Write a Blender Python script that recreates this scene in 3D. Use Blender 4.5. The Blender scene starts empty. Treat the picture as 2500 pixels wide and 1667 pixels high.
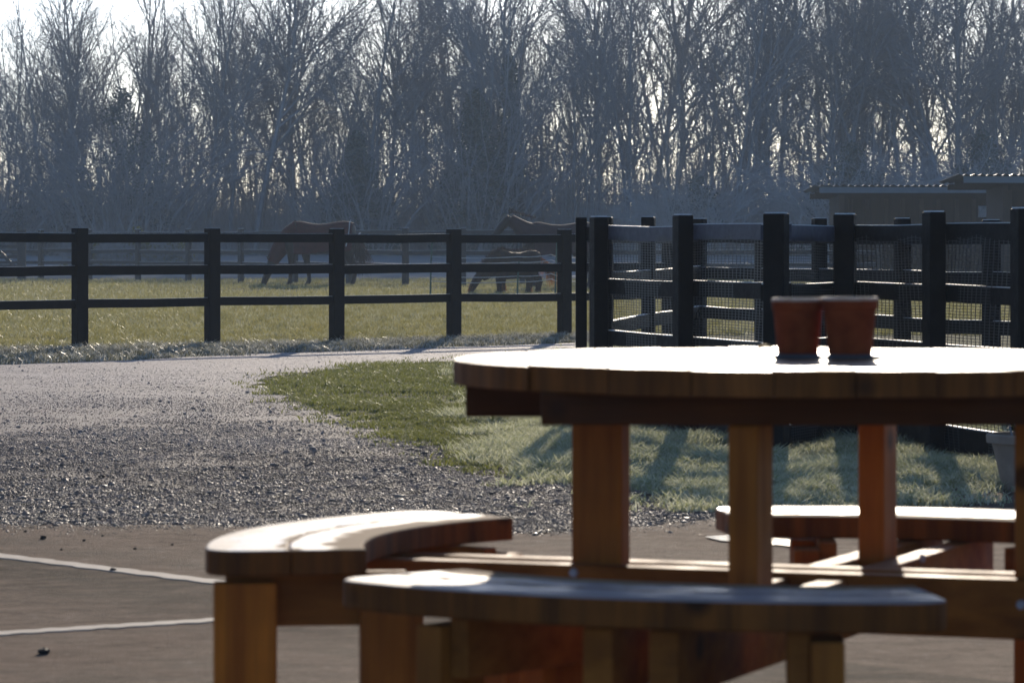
import bpy, bmesh, math, random
import numpy as np
from mathutils import Vector, Matrix

R = math.radians
S = bpy.context.scene
COL = S.collection

# ---------------------------------------------------------------- camera, sky, sun, exposure
HC = 0.94                      # eye height of a seated photographer
F = 8900.0                     # focal length in photo pixels (2500 wide)
cam = bpy.data.cameras.new('camera')
cam.sensor_width = 36.0
cam.lens = F / 2500 * 36
cam.shift_y = -243.5 / 2500
cam.clip_start = 0.1
cam.clip_end = 3000
cam.dof.use_dof = True
cam.dof.focus_distance = 25.0
cam.dof.aperture_fstop = 13.0
co = bpy.data.objects.new('camera', cam); COL.objects.link(co)
co.location = (0, 0, HC); co.rotation_euler = (R(90), 0, 0)
S.camera = co

SUN_EL, SUN_AZ = R(13.8), R(4.6)
w = bpy.data.worlds.new("World"); S.world = w; w.use_nodes = True
nt = w.node_tree
sky = nt.nodes.new('ShaderNodeTexSky'); sky.sky_type = 'NISHITA'
sky.sun_disc = False; sky.sun_elevation = SUN_EL; sky.sun_rotation = SUN_AZ
sky.air_density = 0.55; sky.dust_density = 0.5; sky.ozone_density = 3.0
bgn = nt.nodes['Background']; bgn.inputs['Strength'].default_value = 0.15
tint = nt.nodes.new('ShaderNodeMix'); tint.data_type = 'RGBA'; tint.blend_type = 'MULTIPLY'; tint.inputs[0].default_value = 1.0
tint.inputs[7].default_value = (.97, 1.0, 1.03, 1)
nt.links.new(sky.outputs[0], tint.inputs[6]); nt.links.new(tint.outputs[2], bgn.inputs[0])
sl = bpy.data.lights.new('sun', 'SUN'); sl.energy = 5.0; sl.angle = R(0.53); sl.color = (1.0, 0.87, 0.70)
so = bpy.data.objects.new('sun', sl); COL.objects.link(so)
dsun = Vector((math.sin(SUN_AZ) * math.cos(SUN_EL), math.cos(SUN_AZ) * math.cos(SUN_EL), math.sin(SUN_EL)))
so.rotation_euler = (-dsun).to_track_quat('-Z', 'Y').to_euler(); so.location = dsun * 60
S.view_settings.view_transform = 'Standard'; S.view_settings.look = 'None'
S.view_settings.exposure = 0.0; S.view_settings.gamma = 1
S.cycles.use_denoising = True
S.cycles.max_bounces = 8; S.cycles.transparent_max_bounces = 24; S.cycles.volume_bounces = 1
S.cycles.sample_clamp_indirect = 6

def G(px, py):
    """photo pixel of a ground point -> world x, y"""
    d = HC * F / (py - 590.0)
    return ((px - 1250) * d / F, d)

def AT(px, d):
    return (px - 1250) * d / F

# ---------------------------------------------------------------- helpers
def tag(o, label=None, cat=None, group=None, kind=None):
    if label: o['label'] = label
    if cat: o['category'] = cat
    if group: o['group'] = group
    if kind: o['kind'] = kind
    return o

def thing(name, label, cat, loc=(0, 0, 0), group=None, rz=0):
    o = bpy.data.objects.new(name, None); COL.objects.link(o)
    o.location = loc; o.rotation_euler = (0, 0, rz); o.empty_display_size = 0.1
    return tag(o, label, cat, group)

def raw(name, verts, faces, mat, parent=None, smooth=False):
    me = bpy.data.meshes.new(name)
    me.from_pydata([tuple(v) for v in verts], [], faces)
    me.materials.append(mat)
    if smooth:
        me.polygons.foreach_set('use_smooth', [True] * len(me.polygons))
    me.update()
    o = bpy.data.objects.new(name, me); COL.objects.link(o)
    if parent: o.parent = parent
    return o

def npmesh(name, V, T, mat, smooth=False):
    """verts (n,3), triangles or quads (m,k)"""
    me = bpy.data.meshes.new(name)
    k = T.shape[1]
    me.vertices.add(len(V)); me.vertices.foreach_set('co', np.ascontiguousarray(V, np.float32).ravel())
    me.loops.add(T.size); me.loops.foreach_set('vertex_index', np.ascontiguousarray(T, np.int32).ravel())
    me.polygons.add(len(T))
    me.polygons.foreach_set('loop_start', np.arange(0, T.size, k, dtype=np.int32))
    me.materials.append(mat); me.update(calc_edges=True); me.validate()
    if smooth:
        me.polygons.foreach_set('use_smooth', [True] * len(T))
    o = bpy.data.objects.new(name, me); COL.objects.link(o)
    return o

class MB:
    def __init__(s): s.v = []; s.f = []
    def add(s, vs, fs):
        b = len(s.v); s.v += [tuple(v) for v in vs]; s.f += [tuple(b + i for i in f) for f in fs]
    def box(s, c, size, rz=0.0, tilt=None):
        hx, hy, hz = size[0] / 2, size[1] / 2, size[2] / 2
        m = Matrix.Rotation(rz, 3, 'Z')
        if tilt is not None: m = m @ Matrix.Rotation(tilt, 3, 'Y')
        vs = [Vector(c) + m @ Vector((x, y, z)) for x in (-hx, hx) for y in (-hy, hy) for z in (-hz, hz)]
        s.add(vs, [(0, 1, 3, 2), (4, 6, 7, 5), (0, 4, 5, 1), (2, 3, 7, 6), (0, 2, 6, 4), (1, 5, 7, 3)])
    def bar(s, p0, p1, w, h):
        """rectangular bar between two points, w across, h up"""
        p0, p1 = Vector(p0), Vector(p1); d = (p1 - p0).normalized()
        up = Vector((0, 0, 1)) if abs(d.z) < .95 else Vector((0, 1, 0))
        a = d.cross(up).normalized(); b = a.cross(d).normalized()
        vs = []
        for p in (p0, p1):
            for sx, sz in ((-1, -1), (1, -1), (1, 1), (-1, 1)):
                vs.append(p + a * (sx * w / 2) + b * (sz * h / 2))
        s.add(vs, [(3, 2, 1, 0), (4, 5, 6, 7), (0, 1, 5, 4), (1, 2, 6, 5), (2, 3, 7, 6), (3, 0, 4, 7)])
    def tube(s, pts, rad, n=6, cap=True, sq=None):
        pts = [Vector(p) for p in pts]; b0 = len(s.v); rings = []
        ref = None
        for i, p in enumerate(pts):
            d = (pts[min(i + 1, len(pts) - 1)] - pts[max(i - 1, 0)])
            d = d.normalized() if d.length > 1e-9 else Vector((0, 0, 1))
            if ref is None or abs(ref.dot(d)) > .98:
                ref = Vector((0, 1, 0)) if abs(d.y) < .9 else Vector((1, 0, 0))
            a = d.cross(ref).normalized(); b = a.cross(d).normalized(); ref = b
            r = rad[i] if isinstance(rad[i], (tuple, list)) else (rad[i], rad[i])
            ring = []
            for k in range(n):
                t = 2 * math.pi * k / n
                s.v.append(tuple(p + a * (math.cos(t) * r[0]) + b * (math.sin(t) * r[1])))
                ring.append(len(s.v) - 1)
            rings.append(ring)
        for r0, r1 in zip(rings, rings[1:]):
            for k in range(n):
                s.f.append((r0[k], r0[(k + 1) % n], r1[(k + 1) % n], r1[k]))
        if cap:
            s.f.append(tuple(reversed(rings[0]))); s.f.append(tuple(rings[-1]))
    def prism(s, poly, z0, z1):
        n = len(poly)
        vs = [(x, y, z0) for x, y in poly] + [(x, y, z1) for x, y in poly]
        a = sum(poly[i][0] * poly[(i + 1) % n][1] - poly[(i + 1) % n][0] * poly[i][1] for i in range(n))
        fs = [tuple(range(n - 1, -1, -1)), tuple(range(n, 2 * n))] + [(i, (i + 1) % n, n + (i + 1) % n, n + i) for i in range(n)]
        if a < 0: fs = [tuple(reversed(f)) for f in fs]
        s.add(vs, fs)
    def lathe(s, prof, n=32, c=(0, 0, 0)):
        b = len(s.v)
        for r, z in prof:
            for k in range(n):
                t = 2 * math.pi * k / n
                s.v.append((c[0] + r * math.cos(t), c[1] + r * math.sin(t), c[2] + z))
        for i in range(len(prof) - 1):
            for k in range(n):
                s.f.append((b + i * n + k, b + i * n + (k + 1) % n, b + (i + 1) * n + (k + 1) % n, b + (i + 1) * n + k))
    def build(s, name, mat, parent=None, smooth=False, bevel=0.0, local=True):
        vs = s.v
        if parent is not None and local:
            o_ = parent
            loc = Vector((0, 0, 0))
            while o_ is not None:
                loc += o_.location; o_ = o_.parent
            vs = [(v[0] - loc.x, v[1] - loc.y, v[2] - loc.z) for v in vs]
        o = raw(name, vs, s.f, mat, parent, smooth)
        if bevel:
            m = o.modifiers.new('bevel', 'BEVEL'); m.width = bevel; m.segments = 2; m.limit_method = 'ANGLE'
        return o

# ---------------------------------------------------------------- materials
def newmat(name):
    m = bpy.data.materials.new(name); m.use_nodes = True
    return m, m.node_tree, m.node_tree.nodes['Principled BSDF']

def coords(t, scale=(1, 1, 1), kind='Object'):
    tc = t.nodes.new('ShaderNodeTexCoord'); mp = t.nodes.new('ShaderNodeMapping')
    mp.inputs['Scale'].default_value = scale
    t.links.new(tc.outputs[kind], mp.inputs[0]); return mp.outputs[0]

def noise(t, vec, scale, detail=5, rough=.6):
    n = t.nodes.new('ShaderNodeTexNoise'); n.inputs['Scale'].default_value = scale
    n.inputs['Detail'].default_value = detail; n.inputs['Roughness'].default_value = rough
    t.links.new(vec, n.inputs['Vector']); return n.outputs['Fac']

def ramp(t, fac, stops):
    r = t.nodes.new('ShaderNodeValToRGB')
    while len(r.color_ramp.elements) < len(stops): r.color_ramp.elements.new(.5)
    for e, (p, c) in zip(r.color_ramp.elements, stops):
        e.position = p; e.color = (c, c, c, 1) if not isinstance(c, (tuple, list)) else (*c, 1)
    t.links.new(fac, r.inputs[0]); return r.outputs[0]

def bump(t, b, h, strength, dist):
    n = t.nodes.new('ShaderNodeBump'); n.inputs['Strength'].default_value = strength; n.inputs['Distance'].default_value = dist
    t.links.new(h, n.inputs['Height']); t.links.new(n.outputs[0], b.inputs['Normal'])
    return n

def mixc(t, fac, a, b):
    m = t.nodes.new('ShaderNodeMix'); m.data_type = 'RGBA'
    if isinstance(fac, float): m.inputs[0].default_value = fac
    else: t.links.new(fac, m.inputs[0])
    for i, c in ((6, a), (7, b)):
        if isinstance(c, tuple): m.inputs[i].default_value = (*c, 1)
        else: t.links.new(c, m.inputs[i])
    return m.outputs[2]

def simple(name, c0, c1, scale=(4, 4, 4), ns=3.0, rough=.6, bmp=.3, bd=.01, spec=.5, r2=None):
    m, t, b = newmat(name)
    v = coords(t, scale); n = noise(t, v, ns)
    t.links.new(ramp(t, n, [(.3, c0), (.7, c1)]), b.inputs['Base Color'])
    if r2 is None: b.inputs['Roughness'].default_value = rough
    else: t.links.new(ramp(t, noise(t, v, ns * 1.7), [(.35, rough), (.65, r2)]), b.inputs['Roughness'])
    b.inputs['Specular IOR Level'].default_value = spec
    if bmp: bump(t, b, noise(t, v, ns * 4), bmp, bd)
    return m

def wood(name, dark, light, rough=.3, r2=.5, axis=0, knots=True):
    """stained softwood, the grain along the given axis"""
    m, t, b = newmat(name); b.inputs['Specular IOR Level'].default_value = .18
    sc = [14, 14, 14]; sc[axis] = 0.9
    v = coords(t, tuple(sc)); n = noise(t, v, 2.2, 6, .65)
    big = noise(t, coords(t, (3, 3, 3)), 1.5, 3)
    c = ramp(t, n, [(.3, dark), (.68, light)])
    c = mixc(t, ramp(t, big, [(.35, 0.0), (.75, .45)]), c, tuple(x * .45 for x in dark))
    if knots:
        vo = t.nodes.new('ShaderNodeTexVoronoi'); vo.inputs['Scale'].default_value = 7
        t.links.new(coords(t, (1, 1, 1)), vo.inputs['Vector'])
        c = mixc(t, ramp(t, vo.outputs['Distance'], [(.09, .85), (.19, 0.0)]), c, tuple(x * .25 for x in dark))
    t.links.new(c, b.inputs['Base Color'])
    t.links.new(ramp(t, noise(t, coords(t, (6, 6, 6)), 1.6, 4), [(.35, rough), (.65, r2)]), b.inputs['Roughness'])
    bump(t, b, n, .35, .004)
    return m

M = {}
M['wood_x'] = wood('stained_pine_x', (.22, .060, .006), (.46, .142, .016), axis=0)
M['wood_y'] = wood('stained_pine_y', (.22, .060, .006), (.46, .142, .016), axis=1)
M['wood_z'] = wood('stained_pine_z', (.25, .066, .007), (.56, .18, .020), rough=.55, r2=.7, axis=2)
M['shaded_wood'] = wood('shaded_pine', (.07, .018, .003), (.16, .045, .008), rough=.6, r2=.8, axis=0)  # shade under the tabletop, painted into the batten colour
M['glow_wood'] = wood('bounce_lit_pine', (.37, .090, .007), (.80, .235, .020), rough=.55, r2=.7, axis=2)  # warm bounce light put into the colour of one outer seat leg
M['wood_beam'] = wood('stained_pine_beam', (.22, .060, .006), (.46, .15, .02), rough=.6, r2=.75, axis=0)
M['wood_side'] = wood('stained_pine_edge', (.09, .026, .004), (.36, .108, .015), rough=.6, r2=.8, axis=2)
def wet_wood(name, axis):
    m = wood(name, (.14, .048, .010), (.28, .105, .026), rough=.30, r2=.66, axis=axis); m.node_tree.nodes['Principled BSDF'].inputs['Specular IOR Level'].default_value = .8
    return m
M['top'] = wet_wood('wet_tabletop', 1)
M['seat'] = wood('frosted_wet_seat', (.26, .225, .235), (.46, .415, .425), rough=.30, r2=.62, axis=0, knots=False); M['seat'].node_tree.nodes['Principled BSDF'].inputs['Specular IOR Level'].default_value = .8
M['fence'] = simple('black_stained_timber', (.0035, .003, .0035), (.008, .0065, .007), (3, 3, 3), 4, .6, .35, .006, .12, .75)
M['frost'] = simple('hoar_frost', (.62, .62, .62), (.80, .80, .80), (30, 30, 30), 3, .6, .5, .003, .5)
M['skylit_frost_rail'] = simple('skylit_frosted_timber', (.06, .058, .075), (.11, .105, .13), (6, 6, 6), 4, .6, .3, .004, .3)  # frost film; the paler tone also paints skylight onto these top rails
M['far_fence'] = simple('weathered_dark_timber', (.016, .016, .018), (.035, .032, .032), (3, 3, 3), 4, .5, .3, .006, .5)
M['bark'] = simple('winter_bark', (.22, .22, .22), (.38, .38, .375), (2, 2, .6), 6, .85, .5, .02, .25)
M['twig'] = simple('twig_bark', (.25, .245, .245), (.38, .37, .365), (2, 2, 2), 2, .8, 0, 0, .25)
M['brush'] = simple('mist_paled_brushwood', (.33, .335, .34), (.52, .52, .52), (2, 2, 2), 2, .85, 0, 0, .2)  # mist at the foot of the trees, painted in as paler brushwood
M['ivy'] = simple('ivy_leaf', (.08, .10, .085), (.17, .19, .16), (2, 2, 2), 3, .5, 0, 0, .4)
def dry_margins(m):
    t = m.node_tree; b = t.nodes['Principled BSDF']; old = b.inputs['Roughness'].links[0].from_socket
    L = t.nodes.new('ShaderNodeVectorMath'); L.operation = 'LENGTH'; t.links.new(coords(t, (1, 1, 0)), L.inputs[0])
    a = t.nodes.new('ShaderNodeMath'); a.operation = 'MULTIPLY_ADD'; a.inputs[1].default_value = .10
    t.links.new(noise(t, coords(t, (7, 7, 7)), 2.0, 5, .65), a.inputs[0]); t.links.new(L.outputs[1], a.inputs[2])
    w = ramp(t, a.outputs[0], [(.835, 0.0), (.855, 1.0), (.897, 1.0), (.903, 0.0), (.915, 0.0), (.922, 1.0), (.995, 1.0), (1.0, .6)])
    mx = t.nodes.new('ShaderNodeMix'); mx.data_type = 'FLOAT'; t.links.new(w, mx.inputs[0]); mx.inputs[2].default_value = .85
    t.links.new(old, mx.inputs[3]); t.links.new(mx.outputs[0], b.inputs['Roughness'])
    s_ = t.nodes.new('ShaderNodeMath'); s_.operation = 'MULTIPLY_ADD'; s_.inputs[1].default_value = .75; s_.inputs[2].default_value = .05
    t.links.new(w, s_.inputs[0]); t.links.new(s_.outputs[0], b.inputs['Specular IOR Level'])
    c_ = b.inputs['Base Color'].links[0].from_socket
    t.links.new(mixc(t, w, (.30, .20, .12), c_), b.inputs['Base Color'])
dry_margins(M['seat'])
M['terracotta'] = simple('terracotta', (.18, .031, .008), (.34, .066, .018), (14, 14, 14), 2, .85, .3, .002, .12)
M['lit_rim'] = simple('sunlit_terracotta', (.55, .34, .22), (.75, .55, .40), (20, 20, 20), 2, .7, .2, .001, .3)  # sunlight on the pot lips, painted as a paler clay colour
M['old_terracotta'] = simple('weathered_terracotta', (.28, .20, .15), (.42, .31, .23), (5, 5, 5), 2, .85, .2, .004, .2)
M['slate'] = simple('slate', (.03, .03, .035), (.06, .06, .068), (10, 10, 10), 2, .35, .2, .002)
M['horse'] = simple('brown_horse_coat', (.012, .007, .005), (.028, .016, .010), (3, 3, 3), 2, .55, 0, 0, .3)
M['pony'] = simple('dark_pony_coat', (.026, .014, .008), (.060, .030, .014), (6, 6, 6), 3, .7, .6, .02, .25)
M['rug'] = simple('maroon_rug_cloth', (.045, .005, .007), (.08, .009, .012), (4, 4, 4), 2, .8, .25, .01, .2)
M['rugdark'] = simple('dark_rug_cloth', (.030, .013, .018), (.05, .022, .028), (4, 4, 4), 2, .8, .25, .01, .2)
M['white'] = simple('pale_webbing', (.50, .50, .48), (.65, .64, .62), (5, 5, 5), 2, .6, 0, 0)
M['steel'] = simple('zinc_bolt', (.35, .35, .36), (.5, .5, .5), (20, 20, 20), 2, .4, 0, 0, .6)
M['stake'] = simple('green_plastic_stake', (.02, .07, .04), (.03, .10, .055), (5, 5, 5), 2, .45, 0, 0)
M['shed'] = simple('brown_shed_boards', (.014, .007, .0045), (.030, .015, .009), (9, 9, .7), 3, .75, .3, .006, .3)
M['stud'] = simple('pale_shed_stud', (.045, .030, .022), (.07, .048, .034), (4, 4, 1), 3, .75, .2, .004, .3)
M['tin'] = simple('grey_corrugated_sheet', (.03, .036, .042), (.06, .07, .08), (2, 2, 2), 2, .4, .1, .004, .5)
M['fascia'] = simple('blue_grey_fascia', (.13, .17, .20), (.18, .22, .25), (2, 2, 2), 2, .5, .1, .004, .4)
M['deadleaf'] = simple('dead_leaf', (.20, .12, .04), (.34, .22, .08), (30, 30, 30), 2, .6, .2, .002, .3)
M['soil'] = simple('dark_clod', (.012, .010, .009), (.035, .028, .024), (20, 20, 20), 2, .8, .5, .004, .3)

def leafy(name, c0, c1, ns, transl=.45, rough=.35, frost=None, fr=(.5, .7), spec=.5):
    """thin blades and leaves: reflect, shine and let light through"""
    m, t, b = newmat(name)
    v = coords(t, (1, 1, 1)); c = ramp(t, noise(t, v, ns, 4), [(.3, c0), (.7, c1)])
    if frost:
        c = mixc(t, ramp(t, noise(t, v, ns * 2.3, 3), [(fr[0], 0.0), (fr[1], .9)]), c, frost)
    t.links.new(c, b.inputs['Base Color']); b.inputs['Roughness'].default_value = rough
    b.inputs['Specular IOR Level'].default_value = spec
    tr = t.nodes.new('ShaderNodeBsdfTranslucent'); t.links.new(c, tr.inputs[0])
    mx = t.nodes.new('ShaderNodeMixShader'); mx.inputs[0].default_value = transl
    out = t.nodes['Material Output']
    t.links.new(b.outputs[0], mx.inputs[1]); t.links.new(tr.outputs[0], mx.inputs[2]); t.links.new(mx.outputs[0], out.inputs[0])
    return m
M['paddock'] = leafy('paddock_grass_blade', (.21, .205, .055), (.40, .345, .12), 3.0, .45, .45, (.55, .53, .38), (.47, .68), .4)
M['lawn'] = leafy('lawn_grass_blade', (.11, .14, .018), (.25, .245, .045), 22, .5, .4, (.44, .43, .30), (.48, .66))
M['frostgrass'] = leafy('frosted_grass_blade', (.26, .29, .10), (.50, .50, .27), 20, .5, .45, (.78, .76, .58), (.42, .60))
M['verge'] = leafy('verge_grass_blade', (.045, .048, .020), (.27, .25, .13), 7.0, .4, .4, (.64, .62, .55), (.42, .60))
M['yellow'] = leafy('yellowed_leaf', (.10, .12, .02), (.30, .24, .05), 2, .5, .5)
M['plant'] = leafy('dark_plant_leaf', (.012, .030, .010), (.04, .07, .02), 9, .3, .3)
M['hair'] = leafy('pony_hair', (.16, .062, .018), (.30, .13, .042), 6, .55, .45)
M['dhair'] = leafy('dark_horse_hair', (.020, .012, .009), (.05, .026, .016), 6, .3, .45)

def m_ground():
    m, t, b = newmat('turf')
    v = coords(t); n = noise(t, v, .6, 8, .7); f = noise(t, v, 14, 6, .75)
    c = mixc(t, ramp(t, n, [(.35, 0.0), (.65, 1.0)]), (.045, .058, .014), (.10, .095, .034))
    c = mixc(t, ramp(t, f, [(.5, 0.0), (.72, .7)]), c, (.24, .24, .19))
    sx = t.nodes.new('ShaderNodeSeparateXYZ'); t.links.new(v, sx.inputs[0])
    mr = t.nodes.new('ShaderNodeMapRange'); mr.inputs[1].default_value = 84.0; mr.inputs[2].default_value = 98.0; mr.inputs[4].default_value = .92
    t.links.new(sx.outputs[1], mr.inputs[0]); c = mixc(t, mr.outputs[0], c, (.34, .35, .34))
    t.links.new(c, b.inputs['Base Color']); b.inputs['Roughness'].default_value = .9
    b.inputs['Specular IOR Level'].default_value = .02
    bump(t, b, f, .8, .04); return m
def m_track():
    m, t, b = newmat('gravel_track')
    v = coords(t); big = noise(t, v, .45, 5, .6); f = noise(t, v, 42, 5, .75); mid = noise(t, v, 5, 5, .7)
    c = mixc(t, ramp(t, mid, [(.40, 0.0), (.62, 1.0)]), (.11, .083, .065), (.26, .21, .172))
    # hoar frost lies on the farther stretch of the track
    sx = t.nodes.new('ShaderNodeSeparateXYZ'); t.links.new(coords(t), sx.inputs[0])
    mr = t.nodes.new('ShaderNodeMapRange'); mr.inputs[1].default_value = 18.0; mr.inputs[2].default_value = 33.0
    yo = t.nodes.new('ShaderNodeMath'); yo.operation = 'MULTIPLY_ADD'; yo.inputs[1].default_value = 14.0; t.links.new(noise(t, v, .55, 6, .65), yo.inputs[0]); t.links.new(sx.outputs[1], yo.inputs[2]); t.links.new(yo.outputs[0], mr.inputs[0])
    mu = t.nodes.new('ShaderNodeMath'); mu.operation = 'MULTIPLY'
    t.links.new(mr.outputs[0], mu.inputs[0]); t.links.new(ramp(t, f, [(.35, .25), (.6, 1.0)]), mu.inputs[1])
    c = mixc(t, mu.outputs[0], c, (.68, .60, .57))
    t.links.new(c, b.inputs['Base Color'])
    b.inputs['Roughness'].default_value = .75; b.inputs['Specular IOR Level'].default_value = .16
    bump(t, b, f, 1.0, .03); return m
def m_concrete():
    m, t, b = newmat('brushed_concrete')
    v = coords(t, (1.3, 2.2, 1)); st = noise(t, v, 4.0, 9, .8)
    v2 = coords(t); bl = noise(t, v2, .9, 6, .7); fi = noise(t, v2, 160, 3, .7)
    c = mixc(t, ramp(t, st, [(.36, 0.0), (.64, 1.0)]), (.155, .100, .068), (.38, .265, .192))
    c = mixc(t, ramp(t, bl, [(.50, 0.0), (.64, .6)]), c, (.065, .046, .033))
    sp = noise(t, coords(t, (1, .6, 1)), 26, 6, .85); c = mixc(t, ramp(t, sp, [(.56, 0.0), (.68, .75)]), c, (.46, .37, .30)); c = mixc(t, ramp(t, sp, [(.32, .75), (.44, 0.0)]), c, (.05, .034, .024))
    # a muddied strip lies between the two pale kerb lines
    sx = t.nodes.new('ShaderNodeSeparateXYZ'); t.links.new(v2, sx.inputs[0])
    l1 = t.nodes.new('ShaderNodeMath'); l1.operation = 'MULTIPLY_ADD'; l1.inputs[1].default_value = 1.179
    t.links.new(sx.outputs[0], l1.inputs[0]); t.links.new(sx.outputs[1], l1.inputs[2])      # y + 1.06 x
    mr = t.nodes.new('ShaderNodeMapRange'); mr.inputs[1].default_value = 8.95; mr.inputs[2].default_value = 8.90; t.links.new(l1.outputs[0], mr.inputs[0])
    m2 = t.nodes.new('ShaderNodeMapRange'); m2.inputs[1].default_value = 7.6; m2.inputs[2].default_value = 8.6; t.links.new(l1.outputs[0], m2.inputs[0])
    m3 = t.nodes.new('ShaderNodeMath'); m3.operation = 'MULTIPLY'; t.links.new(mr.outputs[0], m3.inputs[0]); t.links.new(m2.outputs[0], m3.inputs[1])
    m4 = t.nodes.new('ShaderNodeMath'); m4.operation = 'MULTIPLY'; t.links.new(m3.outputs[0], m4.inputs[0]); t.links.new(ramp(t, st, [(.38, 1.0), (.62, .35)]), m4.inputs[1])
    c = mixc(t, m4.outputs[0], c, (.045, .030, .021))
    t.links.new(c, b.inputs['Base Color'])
    t.links.new(ramp(t, bl, [(.3, .95), (.7, .8)]), b.inputs['Roughness']); b.inputs['Specular IOR Level'].default_value = 0.03
    ad = t.nodes.new('ShaderNodeMath'); ad.operation = 'MULTIPLY_ADD'; ad.inputs[1].default_value = .45
    t.links.new(fi, ad.inputs[0]); t.links.new(st, ad.inputs[2])
    bump(t, b, ad.outputs[0], 1.0, .03); return m
M['turf'] = m_ground(); M['track'] = m_track(); M['concrete'] = m_concrete()
M['kerb'] = simple('pale_concrete', (.34, .28, .22), (.52, .44, .36), (3, 3, 3), 3, .8, .3, .003, .2)
M['mud'] = simple('muddied_concrete', (.035, .026, .020), (.10, .078, .062), (1.2, 8, 1), 2, .95, .6, .006, .1)
M['stone'] = simple('wet_gravel_stone', (.07, .050, .038), (.40, .305, .235), (1, 1, 1), 9, .46, 0, 0, .25, .75)
def frosted_stones():
    m = M['stone']; t = m.node_tree; b = t.nodes['Principled BSDF']; c = b.inputs['Base Color'].links[0].from_socket
    v = coords(t); sx = t.nodes.new('ShaderNodeSeparateXYZ'); t.links.new(v, sx.inputs[0])
    yo = t.nodes.new('ShaderNodeMath'); yo.operation = 'MULTIPLY_ADD'; yo.inputs[1].default_value = 14.0
    t.links.new(noise(t, v, .55, 6, .65), yo.inputs[0]); t.links.new(sx.outputs[1], yo.inputs[2])
    mr = t.nodes.new('ShaderNodeMapRange'); mr.inputs[1].default_value = 21.0; mr.inputs[2].default_value = 34.0; mr.inputs[4].default_value = .8
    t.links.new(yo.outputs[0], mr.inputs[0]); t.links.new(mixc(t, mr.outputs[0], c, (.46, .42, .40)), b.inputs['Base Color'])
frosted_stones()
def m_puddle():
    m, t, b = newmat('water_film'); b.inputs['Base Color'].default_value = (.05, .045, .04, 1)
    b.inputs['Roughness'].default_value = .08
    bump(t, b, noise(t, coords(t, (1, 4, 1)), 12, 3), .25, .004); return m
M['water'] = m_puddle()
def m_net():
    m, t, b = newmat('black_windbreak_netting')
    b.inputs['Base Color'].default_value = (.012, .014, .020, 1); b.inputs['Roughness'].default_value = .45
    uv = t.nodes.new('ShaderNodeUVMap'); uv.uv_map = 'UVMap'
    sx = t.nodes.new('ShaderNodeSeparateXYZ'); t.links.new(uv.outputs[0], sx.inputs[0])
    def strand(sock, w):
        f = t.nodes.new('ShaderNodeMath'); f.operation = 'FRACT'; t.links.new(sock, f.inputs[0])
        g = t.nodes.new('ShaderNodeMath'); g.operation = 'LESS_THAN'; g.inputs[1].default_value = w
        t.links.new(f.outputs[0], g.inputs[0]); return g.outputs[0]
    a = strand(sx.outputs[0], .19); c = strand(sx.outputs[1], .19)
    mx = t.nodes.new('ShaderNodeMath'); mx.operation = 'MAXIMUM'; t.links.new(a, mx.inputs[0]); t.links.new(c, mx.inputs[1])
    tr = t.nodes.new('ShaderNodeBsdfTransparent'); ms = t.nodes.new('ShaderNodeMixShader')
    t.links.new(mx.outputs[0], ms.inputs[0]); t.links.new(tr.outputs[0], ms.inputs[1]); t.links.new(b.outputs[0], ms.inputs[2])
    t.links.new(ms.outputs[0], t.nodes['Material Output'].inputs[0]); return m
M['net'] = m_net()

# ---------------------------------------------------------------- the setting: ground, track, yard
rng = np.random.default_rng(7)
random.seed(7)
def gz(x, y):
    """ground height: level near the yard, rising a little towards the wood"""
    t = min(max((y - 90) / 42.0, 0), 1)
    return .46 * t * t * (3 - 2 * t)

xs = np.concatenate([np.linspace(-118, -20, 14), np.linspace(-16, 16, 30), np.linspace(20, 118, 14)])
ys = np.concatenate([np.linspace(-14, 30, 12), np.linspace(32, 140, 60), np.linspace(146, 236, 10)])
vv = [(x, y, gz(x, y) + (random.uniform(-.015, .015) if y > 40 else 0)) for y in ys for x in xs]
nx = len(xs)
ff = [(j * nx + i, j * nx + i + 1, (j + 1) * nx + i + 1, (j + 1) * nx + i) for j in range(len(ys) - 1) for i in range(nx - 1)]
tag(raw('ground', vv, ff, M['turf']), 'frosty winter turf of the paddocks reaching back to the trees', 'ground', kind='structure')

def sheet(name, poly, z, mat, label, cat):
    bm = bmesh.new(); vs = [bm.verts.new((x, y, z)) for x, y in poly]
    f = bm.faces.new(vs)
    if f.normal.z < 0: f.normal_flip()
    bmesh.ops.triangulate(bm, faces=bm.faces[:])
    me = bpy.data.meshes.new(name); bm.to_mesh(me); bm.free(); me.materials.append(mat)
    o = bpy.data.objects.new(name, me); COL.objects.link(o)
    for p in me.polygons:
        pass
    return tag(o, label, cat, kind='structure')

edge_far = [(-14.0, 25.4), G(-700, 905), G(0, 893), G(300, 882), G(600, 866), G(900, 854), G(1200, 845), G(1420, 838)]
edge_lawn = [G(1420, 862), G(1110, 884), G(1000, 889), G(800, 904), G(660, 922), G(628, 940), G(690, 968), G(800, 1008),
             G(900, 1036), G(1100, 1106), G(1300, 1158), G(1400, 1182), G(1600, 1208), G(1770, 1228), G(1900, 1247)]
edge_yard0 = [G(1900, 1245), G(1770, 1272), G(1400, 1308), G(1140, 1314), G(510, 1292), G(0, 1287), G(-700, 1283), (-14.0, 11.9)]
edge_yard = edge_yard0
def jag(poly, amp, n=6):
    out = []
    for (a, b) in zip(poly, poly[1:]):
        for i in range(n):
            t = i / n
            out.append((a[0] + (b[0] - a[0]) * t + random.uniform(-amp, amp), a[1] + (b[1] - a[1]) * t + random.uniform(-amp, amp) * 2))
    return out + [poly[-1]]
edge_yard = jag(edge_yard0, .035, 14)
track_poly = jag(edge_far, .05) + jag(edge_lawn, .06) + edge_yard
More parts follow.
